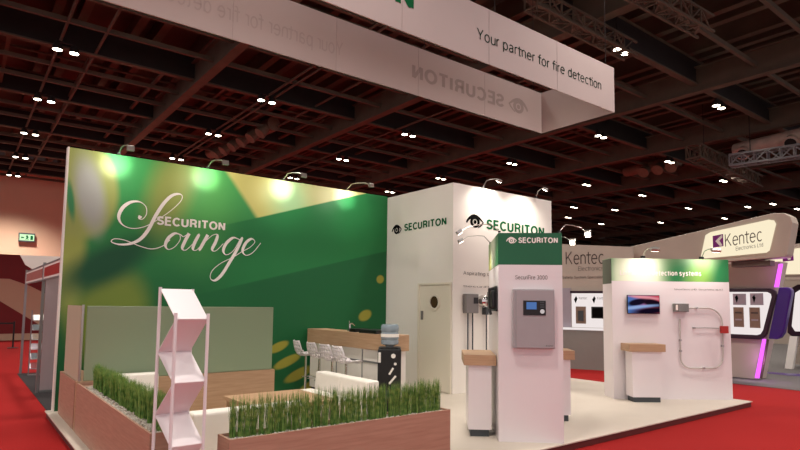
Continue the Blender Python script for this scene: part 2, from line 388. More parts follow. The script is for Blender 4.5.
# ================================================================= STRUCTURE
struct('floor', MB().box(-25, 85, -12, 80, -.1, 0), 'carpet', 'red carpeted exhibition hall floor')
f = struct('floor', MB().box(1.26, 13.5, 10.45, 16.9, 0, .008), 'charcoal', 'charcoal carpet strip behind the green lounge wall')
f = struct('floor', MB().box(14.9, 34, -6, 12.5, 0, .008), 'greycarpet', 'grey carpet under the beige stand on the right')
struct('wall_back', MB().box(-25, 85, 49, 49.3, 0, 12), 'hallwall', 'warm beige hall wall far behind on the left')
struct('wall_right', MB().box(80, 80.3, -12, 49, 0, 12), 'darkweb', 'dark far end wall of the hall')
struct('ceiling', MB().box(-25, 85, -12, 80, 12.3, 12.5), 'deckc', 'dark red brown roof deck of the hall')
# main girders (across, direction Y)
for i, x in enumerate([-7.8, -.6, 6.75, 14.1, 21.9, 29.0, 36.5, 44, 52, 60, 68]):
    mb = MB().box(x-.17, x+.17, -12, 60, 10.0, 10.06).box(x-.03, x+.03, -12, 60, 10.06, 10.95).box(x-.17, x+.17, -12, 60, 10.95, 11.0)
    o = struct('trim_%d' % (i+1), mb, 'beam', 'brown roof girder')
# purlin beams (direction X) that carry the lamps
k = 20
for y in [-2, 3.9, 9.9, 15.8, 21.8, 27.7, 33.6, 39.4, 45.3]:
    mb = MB().box(-25, 80, y-.12, y+.12, 10.30, 10.36).box(-25, 80, y-.12, y+.12, 11.25, 11.3)
    struct('trim_%d' % k, mb, 'beam', 'brown roof beam carrying the hall lamps'); k += 1
    struct('trim_%d' % k, MB().box(-25, 80, y-.04, y+.04, 10.36, 11.25), 'darkweb', 'dark web of roof beam'); k += 1
    for dy in (2.0, 3.9):
        struct('trim_%d' % k, MB().box(-25, 80, y+dy-.06, y+dy+.06, 10.35, 10.50), 'beam', 'thin roof purlin'); k += 1
# joists up under the deck
x = -12.6
while x < 70:
    mb = MB()
    mb.box(x-.14, x+.14, -12, 49, 11.5, 11.56).box(x-.03, x+.03, -12, 49, 11.56, 12.3)
    struct('trim_%d' % k, mb, 'beam', 'brown roof joist under the deck'); k += 1
    struct('trim_%d' % k, MB().box(x+.62, x+.9, -12, 49, 11.5, 11.56).box(x+.73, x+.79, -12, 49, 11.56, 12.3), 'beam', 'brown roof joist under the deck'); k += 1
    x += 2.45
# light cross struts between the far beams
x = -11.4
while x < 60:
    struct('trim_%d' % k, MB().box(x-.06, x+.06, 21.9, 48, 10.55, 10.65), 'beam', 'light roof strut between the far beams'); k += 1
    x += 2.45
# service pipes under the roof
for y in (17.5, 18.8, 24.2, 12.3):
    struct('trim_%d' % k, MB().tube([(-12, y, 10.9), (60, y, 10.9)], .05, 6), 'beam', 'thin service pipe under the roof'); k += 1
for x, z in ((2.2, 10.4), (3.3, 10.4), (9.6, 10.3), (9.9, 10.3), (16.4, 10.3), (12.0, 10.5)):
    struct('trim_%d' % k, MB().tube([(x, 12, z), (x, 45, z)], .05, 6), 'beam', 'thin service pipe under the roof'); k += 1

# ================================================================= STAND PLATFORM
t = thing('stand_platform', 'low cream exhibition platform with dark red edge carrying the whole stand', 'platform', (0, 0, 0))
MB().box(1.17, 11.72, 4.45, 10.45, .085, .1).build('deck', 'deck_top', t)
MB().box(1.19, 11.70, 4.47, 10.43, 0.001, .085).build('edge_trim', 'deck_edge', t)

# ================================================================= LOUNGE WALL
t = thing('lounge_wall', 'tall green printed backdrop wall with white lounge lettering', 'display wall')
MB().box(1.275, 7.59, 10.30, 10.42, .1, 4.245).build('printed_panel', 'mural', t)
MB().box(1.25, 1.275, 10.29, 10.43, .1, 4.25).build('edge_strip', 'white', t)
kW = 1.0148
wm = lambda u, v, o: (u*kW, 10.30-o, 1.8+(v-1.8)*kW)
text('caps_lettering', 'SECURITON', wm, 2.602, 3.79, 3.105, 3.262, 'lettering', t, bold=.02, t=.02)
SC = dict(
L=[(2.341, 3.232), (2.327, 3.185), (2.377, 3.181), (2.432, 3.273), (2.418, 3.394), (2.322, 3.464), (2.19, 3.448), (2.065, 3.344), (2.008, 3.183), (2.07, 3.057), (2.219, 3.009), (2.404, 3.053), (2.59, 3.175), (2.81, 3.36), (2.973, 3.543), (3.005, 3.651), (2.94, 3.68), (2.825, 3.632), (2.699, 3.482), (2.578, 3.257), (2.477, 3.019), (2.359, 2.846), (2.21, 2.755), (2.038, 2.728), (1.917, 2.763), (1.97, 2.815), (2.127, 2.801), (2.356, 2.721), (2.547, 2.689), (2.717, 2.752), (2.831, 2.866)],
o=[(2.997, 2.973), (2.906, 2.984), (2.803, 2.892), (2.76, 2.769), (2.812, 2.699), (2.916, 2.752), (3.0, 2.88), (2.997, 2.973), (3.052, 2.94), (3.115, 2.983)],
u=[(3.151, 3.005), (3.083, 2.858), (3.043, 2.733), (3.108, 2.71), (3.231, 2.841), (3.328, 3.01), (3.254, 2.852), (3.227, 2.732), (3.292, 2.722), (3.396, 2.849)],
n=[(3.48, 3.009), (3.409, 2.864), (3.339, 2.716), (3.428, 2.866), (3.557, 3.001), (3.654, 3.024), (3.629, 2.9), (3.567, 2.751), (3.636, 2.731), (3.768, 2.872)],
g=[(4.078, 2.965), (3.954, 2.995), (3.827, 2.886), (3.773, 2.741), (3.836, 2.671), (3.963, 2.758), (4.078, 2.965), (4.118, 2.998), (4.024, 2.772), (3.891, 2.528), (3.76, 2.307), (3.637, 2.196), (3.553, 2.236), (3.582, 2.367), (3.733, 2.509), (3.967, 2.64), (4.127, 2.75)],
e=[(4.127, 2.75), (4.28, 2.84), (4.372, 2.948), (4.306, 3.003), (4.194, 2.914), (4.137, 2.76), (4.213, 2.685), (4.347, 2.754), (4.49, 2.937)])
def script_stroke(mb, pts, mp, y):
    P = [Vector(p) for p in pts]; out = []
    for i in range(len(P)-1):
        p0 = P[max(i-1, 0)]; p1 = P[i]; p2 = P[i+1]; p3 = P[min(i+2, len(P)-1)]
        for j in range(6):
            s = j/6
            out.append(.5*((2*p1)+(p2-p0)*s+(2*p0-5*p1+4*p2-p3)*s*s+(3*p1-p0-3*p2+p3)*s**3))
    out.append(P[-1]); W = []
    for i in range(len(out)):
        d = out[min(i+1, len(out)-1)]-out[max(i-1, 0)]; d.normalize()
        W.append(.0065+.023*max(0, -d.y*.86-d.x*.45)**1.3)
    for it in range(3): W = [(W[max(i-1, 0)]+W[i]+W[min(i+1, len(W)-1)])/3 for i in range(len(W))]
    vs = []
    for i, p in enumerate(out):
        d = out[min(i+1, len(out)-1)]-out[max(i-1, 0)]; d.normalize(); nrm = Vector((-d.y, d.x))
        for sgn in (1, -1):
            q = p+sgn*nrm*W[i]*1.0; vs.append(mp(q.x, q.y, y+i*.00005))
    n_ = len(out); mb.add(vs, [(2*i, 2*i+1, 2*i+3, 2*i+2) for i in range(n_-1)])
mb = MB()
for i, (kk, pts) in enumerate(SC.items()): script_stroke(mb, pts, wm, .012+.0008*i)
mb.build('script_lettering', 'lettering', t)

def flood(head, base, aimp, label, energy, group='arm floodlights on the lounge wall', cone=85, bright='lampface', hw=.16, name='arm_floodlight', rad=.06):
    """bent arm from base to a small flat lamp head that shines at aimp"""
    h = Vector(head); b = Vector(base); a = Vector(aimp)
    t = thing(name, label, 'spotlight', b, 0, group)
    up_ = Vector((0, 0, 1)); mid = b.lerp(h, .45)+up_*.10
    pts = [b-b, b.lerp(mid, .5)+up_*.05-b, mid-b, mid.lerp(h, .6)+up_*.03-b, h-b]
    MB().tube(pts, .009 if hw > .1 else .006, 6).build('arm', 'steel', t, smooth=True)
    ck = hw*.2
    MB().box(-ck, ck, -ck, ck, -.01, ck).build('clamp', 'black', t)
    d = (a-h).normalized(); q = d.to_track_quat('-Z', 'Y').to_matrix().to_4x4(); q.translation = h-b
    def tr(mb):
        mb.v = [tuple(q @ Vector(v)) for v in mb.v]; return mb
    tr(MB().box(-hw/2, hw/2, -.04, .04, -.02, .03)).build('head', 'steel', t, bevel=.006)
    tr(MB().box(-hw/2+.012, hw/2-.012, -.032, .032, -.026, -.0205)).build('lens', bright, t)
    l = light('floodlight_beam', 'SPOT', h+d*.05, energy, (1, .93, .82), a, cone=cone, blend=.9, rad=rad)
    return t
ords = ['first', 'second', 'third', 'fourth']
for i, (x, y) in enumerate(((1.96, 9.27), (3.43, 9.23), (4.92, 9.25), (6.39, 9.19))):
    flood((x*kW, y+.18, 4.17+.03*i/3), (x*kW, 10.28, 4.262), (x*kW, 10.30, 4.0), '%s floodlight from the left on an arm above the green lounge wall' % ords[i], 26, cone=125, hw=.11)
    light('floodlight_hot_beam', 'SPOT', (x*kW, y+.24, 4.13+.03*i/3), 62, (1, .95, .88), (x*kW-.02, 10.30, 4.10), cone=44, blend=1, rad=.05)

# ================================================================= STORE ROOM TOWER
t = thing('storage_tower', 'tall white square tower room with black eye logos and a porthole door', 'tower')
kT = .983
TX, TY = 7.73*kT, 8.27*kT
MB().box(TX, 10.86*kT, TY, 10.42, .1, 1.8+2.46*kT).build('walls', 'white', t)
dr = MB().box(TX-.012, TX-.001, 8.20, 9.12, .11, 2.21).build('door', 'cream', t, bevel=.004)
fr = MB()
fr.box(TX-.03, TX-.001, 8.16, 8.20, .1, 2.25).box(TX-.03, TX-.001, 9.12, 9.17, .1, 2.25).box(TX-.03, TX-.001, 8.20, 9.12, 2.21, 2.25)
fr.build('door_frame', 'cream', t)
Rm = Matrix.Rotation(-PI/2, 4, 'Y')
MB().lathe([(.12, .012), (.17, .012), (.17, .03), (.125, .035), (.12, .012)], (TX, 8.65, 1.86), 28, Rm, cap=False).build('porthole_ring', 'cream', dr, smooth=True)
MB().lathe([(.001, .0125), (.119, .0125), (.119, .018), (.001, .018)], (TX, 8.65, 1.86), 28, Rm).build('porthole_glass', mat('porthole_amber', '4a3524', .2), dr)
MB().box(TX-.035, TX-.012, 9.0, 9.06, 1.5, 1.68).build('handle', 'grey', dr, bevel=.004)
lm = lambda u, v, o: (TX-o, u*kT, 1.8+(v-1.8)*kT)
rm_ = lambda u, v, o: (u*kT, TY-o, 1.8+(v-1.8)*kT)
eye('logo', lm, 10.30, 9.93, 3.385, 3.60, 'ink', t, .006)
text('logo_lettering', 'SECURITON', lm, 9.84, 8.46, 3.42, 3.585, 'lgreen', t, bold=.02, t=.006)
eye('logo', rm_, 8.08, 8.60, 3.40, 3.68, 'ink', t, .006)
text('logo_lettering', 'SECURITON', rm_, 8.68, 10.58, 3.40, 3.62, 'lgreen', t, bold=.02, t=.006)
text('small_lettering', 'Aspirating smoke detection', rm_, 8.01, 9.75, 2.40, 2.50, 'greytext', t, bold=.005, t=.006)
text('small_lettering', 'SecuriRAS ASD', rm_, 8.01, 9.6, 2.17, 2.21, 'greytext', t, t=.006)
flood((8.50, 7.75, 4.32), (8.40, 8.10, 4.23), (8.5, TY, 3.8), 'curved arm floodlight above the big black eye logo on the white tower', 55, 'arm floodlights on the white tower', cone=130, hw=.11, bright='lampround')
flood((9.72, 7.55, 4.28), (10.1, 8.10, 4.23), (9.6, TY, 3.3), 'bright floodlight at the right top corner of the white tower', 55, 'arm floodlights on the white tower', cone=130, hw=.11, bright='lampround')

# aspirating detectors on the tower
t = thing('smoke_detector_box', 'grey aspirating detector box with two pipes below on the white tower', 'smoke detector', (7.86, TY, 1.65))
MB().box(0, .33, -.12, -.002, 0, .38).build('housing', 'grey', t, bevel=.01)
MB().box(.19, .31, -.126, -.1205, .19, .31).build('display', 'black', t)
for px in (.09, .22):
    MB().tube([(px, -.06, -.75), (px, -.06, -.001)], .014, 8).build('pipe', 'plinth', t, smooth=True)
t = thing('smoke_detector_unit', 'silver round detector over a dark box and one pipe beside totem', 'smoke detector', (8.23, TY, 1.6))
Rx = Matrix.Rotation(PI/2, 4, 'X')
MB().lathe([(.001, .002), (.11, .002), (.12, .05), (.10, .14), (.05, .17), (.001, .17)], (.13, 0, .29), 20, Rx).build('cap', 'chrome', t, smooth=True)
MB().box(.17, .33, -.12, -.002, .02, .17).build('housing', 'plinth', t, bevel=.008)
MB().tube([(.24, -.06, -.7), (.24, -.06, .02)], .014, 8).build('pipe', 'plinth', t, smooth=True)

# ================================================================= TOTEM (SecuriFire)
dA = Vector((.7433, -.6690)); pA = Vector((.6690, .7433)); A0 = Vector((5.48, 5.01)); rzA = math.atan2(dA.y, dA.x)
t = thing('display_totem', 'tall white display totem with dark green header in the centre', 'display stand', (*A0, 0), rzA)
MB().box(0, .808, 0, 1.5, .1, 2.33).build('panel', 'white_gloss', t)
MB().box(0, .808, 0, 1.5, 2.33, 2.742).build('header', 'green', t)
MB().box(-.004, -.0005, .02, 1.48, 2.335, 2.738).build('side_header_print', 'sideprint', t)
am = lambda u, v, o: (u, -o, v)
eye('logo', am, .10, .235, 2.605, 2.69, 'lettering', t, .004)
text('logo_lettering', 'SECURITON', am, .255, .755, 2.61, 2.685, 'lettering', t, bold=.02, t=.004)
text('small_lettering', 'SecuriFire 3000', am, .215, .62, 2.142, 2.197, 'greytext', t, bold=.006, t=.004)
def wpt(o0, d, p, a, b, z): q = o0+d*a+p*b; return (q.x, q.y, z)
def on(o0, d, p, base=0): return lambda a, b, z: wpt(o0, d, p, a, b, z)
PA = on(A0, dA, pA)
t = thing('fire_alarm_panel', 'grey fire alarm control cabinet with blue display on white totem', 'control panel', PA(.175, 0, 1.272), rzA)
MB().box(0, .515, -.08, -.002, 0, .745).build('cabinet', 'panelgrey', t, bevel=.006)
MB().box(.04, .505, -.092, -.0805, .008, .732).build('cabinet_door', 'panelgrey', t, bevel=.003)
c = MB().box(.125, .405, -.098, -.0925, .415, .60).build('display_frame', 'black', t)
MB().box(.165, .29, -.102, -.0985, .49, .58).build('screen', 'lcd', c)
MB().lathe([(.001, 0), (.028, 0), (.028, .01), (.001, .01)], (.36, -.098, .465), 16, Rx).build('button', 'chrome', c)
for i in range(3): MB().box(.335, .385, -.102, -.0985, .51+i*.03, .528+i*.03).build('button', 'plinth', c)
text('maker_lettering', 'SECURITON', lambda u, v, o: (u, -.0925-o, v), .40, .49, .03, .045, 'ink', t, t=.002)

t = thing('detector_rack', 'cluster of black detector housings on left side of green headed totem', 'detector', PA(0, .42, 1.73), rzA)
MB().box(-.03, -.006, -.35, .35, 0, .33).build('back_plate', 'black', t, bevel=.005)
MB().box(-.10, -.0305, -.12, .02, .03, .31).build('housing', 'black', t, bevel=.012)
MB().box(-.08, -.0305, -.33, -.17, .05, .27).build('housing', 'black', t, bevel=.012)
MB().tube([(-.08, .1, .26), (-.08, .1, .05), (-.05, .1, -.05)], .02, 8).build('handle', 'plinth', t)

# counters by the totem
def counter(name, label, loc, rz, W, D, H, over=.06, ph=.09, grp=None):
    t = thing(name, label, 'counter', loc, rz, grp)
    MB().box(0, W, 0, D, H-.135, H).build('worktop', 'wood', t, bevel=.003)
    MB().box(over, W-over, over*.5, D-over, ph+.001, H-.1355).build('body', 'white_gloss', t, bevel=.003)
    MB().box(over+.03, W-over-.03, over*.5+.03, D-over, 0, ph).build('plinth', 'plinth', t)
    return t
counter('demo_counter', 'white counter with oak top left of the central totem', PA(-.43, .2, .1), rzA, .42, .9, 1.055)
counter('demo_counter', 'white counter with oak top showing behind the totem on the right', PA(.82, 1.36, .1), rzA, .44, .5, 1.045)

# totem arm lights
for nm, b, h, br in (('upper left', (0.02, .06, 2.765), (-.50, .0, 2.75), 1), ('lower left', (.02, 1.44, 2.765), (-.45, 1.0, 2.75), 1),
                 ('right hand', (.79, .08, 2.765), (1.16, .10, 2.745), 2), ('inner right', (.79, 1.44, 2.765), (1.165, 1.0, 2.74), 2)):
    side = nm.endswith('left')
    H = PA(*h); B = PA(*b); aim = PA(.0, h[1]+.1, 2.0) if side else PA(.75, h[1]-1.2, 1.6)
    fl = flood(H, B, aim, '%s arm spotlight over the green headed totem' % nm, 16, 'arm spotlights on the totem', cone=100, hw=.06 if side else .085, bright='lampface' if side else 'lampround')
    if not side:
        for ch in fl.children:
            if ch.name.startswith('lens'): pass

# ================================================================= LINEAR HEAT WALL
B0 = Vector((9.76, 6.06)); B1 = Vector((11.58, 4.72)); dB = (B1-B0).normalized(); pB = Vector((-dB.y, dB.x)); rzB = math.atan2(dB.y, dB.x); PB = on(B0, dB, pB)
t = thing('heat_detection_wall', 'white display wall with bright green header on the right of the stand', 'display wall', (*B0, 0), rzB)
MB().box(0, 2.25, 0, .45, .1, 2.30).build('panel', 'white_gloss', t)
MB().box(0, 2.25, 0, .45, 2.30, 2.73).build('header', 'header', t)
MB().box(-.004, -.0005, .01, .44, 2.25, 2.72).build('side_header', 'sidehead', t)
text('header_lettering', 'Linear heat detection systems', am, .16, 1.72, 2.385, 2.50, 'lettering', t, bold=.018, t=.004)
text('small_lettering', 'SecuriSens LHD  SecuriSens dLIST', am, 1.19, 2.13, 2.14, 2.17, 'greytext', t, t=.004)
t = thing('wall_screen', 'flat screen with sunset lake picture on the white display wall', 'screen', PB(.265, 0, 1.684), rzB)
MB().box(0, .615, -.06, -.03, 0, .352).build('bezel', 'black', t, bevel=.004)
MB().box(.2, .4, -.03, -.002, .1, .25).build('bracket', 'black', t)
o = MB().box(.275, .872, -.064, -.0605, 1.695, 2.026).build('picture', 'screen', t); o.location = (-.265, 0, -1.684)
t = thing('junction_box', 'grey ribbed heat detector unit on the white display wall', 'detector', PB(1.15, 0, 1.73), rzB)
MB().box(0, .265, -.10, -.002, 0, .155).build('housing', 'grey', t, bevel=.006)
mb = MB()
for i in range(9): mb.box(.07+i*.021, .078+i*.021, -.112, -.1005, .01, .145)
mb.build('cooling_fins', 'steel', t)
MB().box(.012, .05, -.106, -.1005, .03, .13).build('label_plate', 'lettering', t)
def arc(c, r, a0, a1, n=7): return [(c[0]+r*math.cos(a0+(a1-a0)*i/n), c[1]+r*math.sin(a0+(a1-a0)*i/n)) for i in range(n+1)]
loop = [(1.42, 1.79), (1.46, 1.80), (1.55, 1.805), (1.78, 1.805)]+arc((1.80, 1.53), .275, PI/2, 0)+[(2.075, 1.3), (2.07, .95)]+arc((1.86, .89), .205, 0, -PI/2)+[(1.6, .685)]+arc((1.45, .87), .185, -PI/2, -PI)+[(1.265, 1.3), (1.27, 1.60)]
t = thing('conduit_loop', 'thin grey conduit looping round on the white display wall', 'pipe', PB(0, 0, 0), rzB)
MB().tube([(u, -.035, v) for u, v in loop], .013, 8).build('pipe', 'palepipe', t, smooth=True)
for u, v in ((1.27, 1.2), (1.27, 1.0), (1.7, .685), (2.07, 1.1), (1.6, 1.805)): MB().box(u-.016, u+.016, -.05, -.001, v-.016, v+.016).build('clip', 'alu', t)
t = thing('sensor_wire', 'short thin grey wire running left from the red box', 'wire', PB(1.53, 0, 1.43), rzB)
MB().tube([(0, -.03, 0), (.2, -.03, .005), (.48, -.03, .0)], .007, 6).build('wire', 'grey', t)
MB().box(-.01, .03, -.04, -.001, -.012, .012).build('clip', 'grey', t)
t = thing('call_point', 'small square red box at the corner of the conduit loop', 'alarm box', PB(2.01, 0, 1.34), rzB)
MB().box(0, .145, -.10, -.05, 0, .135).build('housing', 'red', t, bevel=.006)
MB().box(.03, .115, -.05, -.002, .02, .115).build('back_box', 'red', t)
t = counter('demo_counter', 'small white counter with oak top below the wall screen', PB(.14, -.40, .1), rzB, .665, .385, 1.04)
for i, (u, x2) in enumerate(((.62, 'left'), (1.75, 'right'))):
    flood(PB(u, -.45, 2.86), PB(u, .03, 2.75), PB(u, 0, 2.3), '%s floodlight above the bright green header of the heat detection wall' % x2, 17, 'floodlights on the heat detection wall', hw=.16, cone=130)

# ================================================================= LOUNGE: PLANTERS AND PARTITION
PZ = .73
t = thing('planter_box', 'long beech planter box running back along the left platform edge', 'planter')
MB().box(1.30, 1.60, 4.97, 8.56, .101, PZ-.035).box(1.30, 1.32, 4.97, 8.56, PZ-.035, PZ).box(1.58, 1.60, 4.97, 8.56, PZ-.035, PZ).box(1.32, 1.58, 4.97, 4.99, PZ-.035, PZ).box(1.32, 1.58, 8.54, 8.56, PZ-.035, PZ).build('box_panels', 'woodred', t)
t = thing('planter_box', 'beech planter box at the front of the lounge facing the aisle', 'planter')
FY = 4.48; FX0, FX1 = 1.775, 4.16; FZ = .71
MB().box(FX0, FX1, FY, FY+.26, .101, FZ-.035).box(FX0, FX1, FY, FY+.02, FZ-.035, FZ).box(FX0, FX1, FY+.24, FY+.26, FZ-.035, FZ).box(FX0, FX0+.02, FY+.02, FY+.24, FZ-.035, FZ).box(FX1-.02, FX1, FY+.02, FY+.24, FZ-.035, FZ).build('box_panels', 'woodred', t)
def pebbles(name, label, x0, x1, y0, y1, z, n):
    mb = MB()
    for i in range(n):
        x, y = random.uniform(x0, x1), random.uniform(y0, y1); r = random.uniform(.008, .017)
        a = random.random()*3; vs = []
        for (p, q, s_) in ((1, 0, 0), (0, 1, 0), (-1, 0, 0), (0, -1, 0), (0, 0, .7), (0, 0, -.7)):
            c, s = math.cos(a), math.sin(a); vs.append((x+r*(c*p-s*q), y+r*(s*p+c*q)*.8, z+r*.6+r*s_))
        mb.add(vs, [(0, 1, 4), (1, 2, 4), (2, 3, 4), (3, 0, 4), (1, 0, 5), (2, 1, 5), (3, 2, 5), (0, 3, 5)])
    tag(mb.build(name, 'pebble'), label, 'pebbles', kind='stuff')
def grass(name, label, x0, x1, y0, y1, z, along, clump, hh=.34):
    mb = MB(); L_ = (x1-x0) if along == 'x' else (y1-y0); n = int(L_/clump)
    for i in range(n+1):
        for row in (0, 1):
            u = (i+.3*row)*clump*1.0+random.uniform(-.01, .01)
            v = random.uniform(.35, .65)
            cx, cy = ((x0+u, y0+(y1-y0)*v) if along == 'x' else (x0+(x1-x0)*v, y0+u))
            if not (x0 <= cx <= x1 and y0 <= cy <= y1): continue
            H = hh*random.uniform(.88, 1.05)
            for b in range(48):
                a = random.random()*2*PI; r0 = random.uniform(0, .027); h = H*random.uniform(.7, 1.04)
                lean = random.uniform(.0, .045); la = random.random()*2*PI; w = random.uniform(.0014, .0028); wa = random.random()*PI
                px, py = cx+r0*math.cos(a), cy+r0*math.sin(a); dx, dy = lean*math.cos(la), lean*math.sin(la)
                wx, wy = w*math.cos(wa), w*math.sin(wa)
                vs = []
                for f_, k_ in ((0, 1), (.5, .95), (.85, .6)):
                    qx, qy, qz = px+dx*f_**2, py+dy*f_**2, z+h*f_
                    vs += [(qx-wx*k_, qy-wy*k_, qz), (qx+wx*k_, qy+wy*k_, qz)]
                vs.append((px+dx, py+dy, z+h))
                mb.add(vs, [(0, 1, 3, 2), (2, 3, 5, 4), (4, 5, 6)])
    tag(mb.build(name, 'grass'), label, 'grass', kind='stuff')
pebbles('pebbles', 'pale pebbles in the left planter box', 1.325, 1.575, 5.0, 8.3, PZ-.033, 2200)
pebbles('pebbles', 'pale pebbles in the front planter box', FX0+.025, FX1-.025, FY+.025, FY+.235, FZ-.033, 1500)
grass('artificial_grass', 'tall dark green artificial grass in the left planter box', 1.36, 1.56, 5.1, 8.22, PZ-.035, 'y', .055, .33)
grass('artificial_grass', 'tall green artificial grass clumps in the front planter box', FX0+.08, FX1-.04, FY+.08, FY+.22, FZ-.035, 'x', .062, .36)
mb = MB().tube([(3.93, FY+.13, FZ), (3.98, FY+.12, FZ+.16), (4.12, FY+.1, FZ+.17)], [.004, .003, .002], 5)
mb.build('long_blade', 'grass', bpy.data.objects['artificial_grass.001'])

t = thing('glass_partition', 'frosted glass screen on an oak base around the lounge corner', 'partition')
MB().box(1.30, 4.11, 8.58, 8.66, .101, .74).build('oak_base', 'wood', t)
MB().box(1.38, 4.07, 8.60, 8.63, .742, 1.735).build('glass_pane', 'frost', t, bevel=.01)
MB().box(1.30, 1.60, 8.72, 10.10, .101, PZ).build('side_base', 'woodred', t)
MB().box(1.33, 1.345, 8.72, 9.95, PZ+.002, 1.735).build('glass_pane', 'frost_backlight', t)
MB().tube([(1.335, 8.61, PZ+.012), (1.335, 8.61, 1.75)], .016, 10).build('post', 'steel', t, smooth=True)

# zigzag brochure stand
t = thing('brochure_stand', 'white zigzag brochure stand on four poles in the planter gap', 'brochure stand', (0, 0, 0))
bx0, bx1, by = 1.30, 1.56, 4.86; fx0, fx1, fy = 1.36, 1.615, 4.62
zb = [1.905, 1.396, .90, .40, .105]; zf = [1.666, 1.17, .683, .20, .11]
white_p = MT['white_gloss']
for (x, y, zt) in ((bx0, by, 1.92), (bx1, by, 1.91), (fx0, fy, 1.715), (fx1, fy, 1.71)):
    MB().tube([(x, y, .101), (x, y, zt)], .013, 10).build('pole', 'white_gloss', t, smooth=True)
def sheet(a, b, c, d):
    q = [Vector(v) for v in (a, b, c, d)]; n_ = (q[1]-q[0]).cross(q[3]-q[0]).normalized()*.003
    mb = MB().add([v+n_ for v in q]+[v-n_ for v in q], [(0, 1, 2, 3), (7, 6, 5, 4), (0, 4, 5, 1), (1, 5, 6, 2), (2, 6, 7, 3), (3, 7, 4, 0)])
    mb.build('shelf', 'white_gloss', t)
for i in range(4):
    sheet((bx0, by, zb[i]), (bx1, by, zb[i]), (fx1, fy, zf[i]), (fx0, fy, zf[i]))
    if i < 3: sheet((fx0, fy, zf[i]), (fx1, fy, zf[i]), (bx1, by, zb[i+1]), (bx0, by, zb[i+1]))

# sofas and table
def sofa(name, label, loc, rz, W, D, hb, hs, n=2):
    """back along local +y edge, width local x"""
    t = thing(name, label, 'sofa', loc, rz)
    MB().box(0, W, 0, D-.12, .07, hs-.12).build('base', 'leather', t, bevel=.02)
    for i in range(n):
        MB().box(i*W/n+.01, (i+1)*W/n-.01, 0, D-.22, hs-.119, hs).build('seat_cushion', 'leather', t, bevel=.03, seg=3)
    for i in range(n):
        q = MB().box(i*W/n+.004, (i+1)*W/n-.004, D-.20, D, .07, hb)
        q.v = [(x, y+(.10*(z-.3) if z > .3 else 0), z) for x, y, z in q.v]
        q.build('backrest', 'leather', t, bevel=.03, seg=3)
    for x in (.08, W-.08):
        for y in (.08, D-.1): MB().tube([(x, y, 0), (x, y, .07)], .02, 8).build('leg', 'chrome', t)
    return t
sofa('sofa', 'white leather sofa with its back to the oak partition base', (1.68, 7.85, .1), 0, .60, .68, .72, .42, 1)
sofa('sofa', 'low white leather sofa just behind the front planter', (3.2, 6.52, .1), PI, 1.3, .72, .60, .38, 2)
sofa('sofa', 'white leather sofa with slanted back before the bar stools', (4.22, 8.15, .1), -PI/2, 1.5, .56, .62, .36, 2)
t = thing('coffee_table', 'low oak topped coffee table between the white sofas', 'table', (2.95, 6.62, .1))
MB().box(0, 1.15, 0, 1.1, .38, .43).build('tabletop', 'wood', t, bevel=.004)
for x in (.05, 1.1):
    for y in (.05, 1.05): MB().box(x-.02, x+.02, y-.02, y+.02, 0, .379).build('leg', 'wood', t)

# bar
t = thing('bar_counter', 'white bar counter with a deep oak top band by the green wall', 'bar')
MB().box(5.60, 6.02, 7.50, 10.25, 1.03, 1.30).build('oak_top', 'wood', t, bevel=.004)
MB().box(5.66, 5.98, 7.54, 10.22, .16, 1.029).build('body', 'white', t)
MB().box(5.69, 5.95, 7.58, 10.2, .101, .16).build('plinth', 'plinth', t)
for y in (8.35, 9.2): MB().box(5.645, 5.659, y-.008, y+.008, .17, 1.02).build('seam_strip', 'alu', t)
MB().box(5.646, 5.659, 7.6, 9.1, .80, .83).build('rail', 'alu', t)
# stools
def stool():
    t = thing('bar_stool', 'x', 'bar stool', (0, 0, 0), 0, 'perforated white bar stools at the bar')
    MB().lathe([(.20, 0), (.20, .012), (.05, .03), (.001, .03)], n=24).build('base', 'chrome', t, smooth=True)
    MB().tube([(0, 0, .03), (0, 0, .70)], .022, 10).build('pole', 'chrome', t, smooth=True)
    MB().tube([(.16*math.cos(a)+.05, .16*math.sin(a), .30) for a in [-2+4*i/12 for i in range(13)]], .009, 6).build('footrest', 'chrome', t, smooth=True)
    # perforated shell: seat to the +x side, backrest at the -x side
    prof = [(.20, .695), (.17, .715), (.08, .712), (-.02, .705), (-.11, .715), (-.17, .75), (-.205, .81), (-.225, .88), (-.24, .95), (-.25, 1.0)]
    fine = []
    for i in range(len(prof)-1):
        for j in range(2): fine.append(tuple(prof[i][k]+(prof[i+1][k]-prof[i][k])*j/2 for k in (0, 1)))
    fine.append(prof[-1]); ny = 14; vs = []; fs = []
    for i, (x, z) in enumerate(fine):
        wd = .19 if i < 12 else .19-.05*((i-12)/6)**2
        for j in range(ny+1):
            v = -1+2*j/ny; vs.append((x+(.06*v*v if i > 9 else .0), v*wd, z+.05*v*v*(1 if i < 12 else .2)))
    for i in range(len(fine)-1):
        for j in range(ny):
            if 1 < i < len(fine)-2 and 0 < j < ny-1 and i % 2 == 0 and (j+(i//2)) % 2 == 0: continue
            a = i*(ny+1)+j; fs.append((a, a+1, a+ny+2, a+ny+1))
    o = MB().add(vs, fs).build('seat_shell', 'white_gloss', t, smooth=True)
    m = o.modifiers.new('s', 'SOLIDIFY'); m.thickness = .012
    return t
def dup(root, loc, rz, label):
    r = root.copy(); COL.objects.link(r); r.location = loc; r.rotation_euler = (0, 0, rz); r['label'] = label
    for ch in list(root.children):
        c = ch.copy(); COL.objects.link(c); c.parent = r
    return r
st = stool()
spots = [(5.32, 9.78, .35, 'white perforated bar stool nearest the green wall'), (5.29, 9.20, 0, 'white perforated bar stool second from the green wall'),
         (5.25, 8.68, .1, 'white perforated bar stool third from the green wall'), (5.21, 8.17, 0, 'white perforated bar stool farthest from the green wall')]
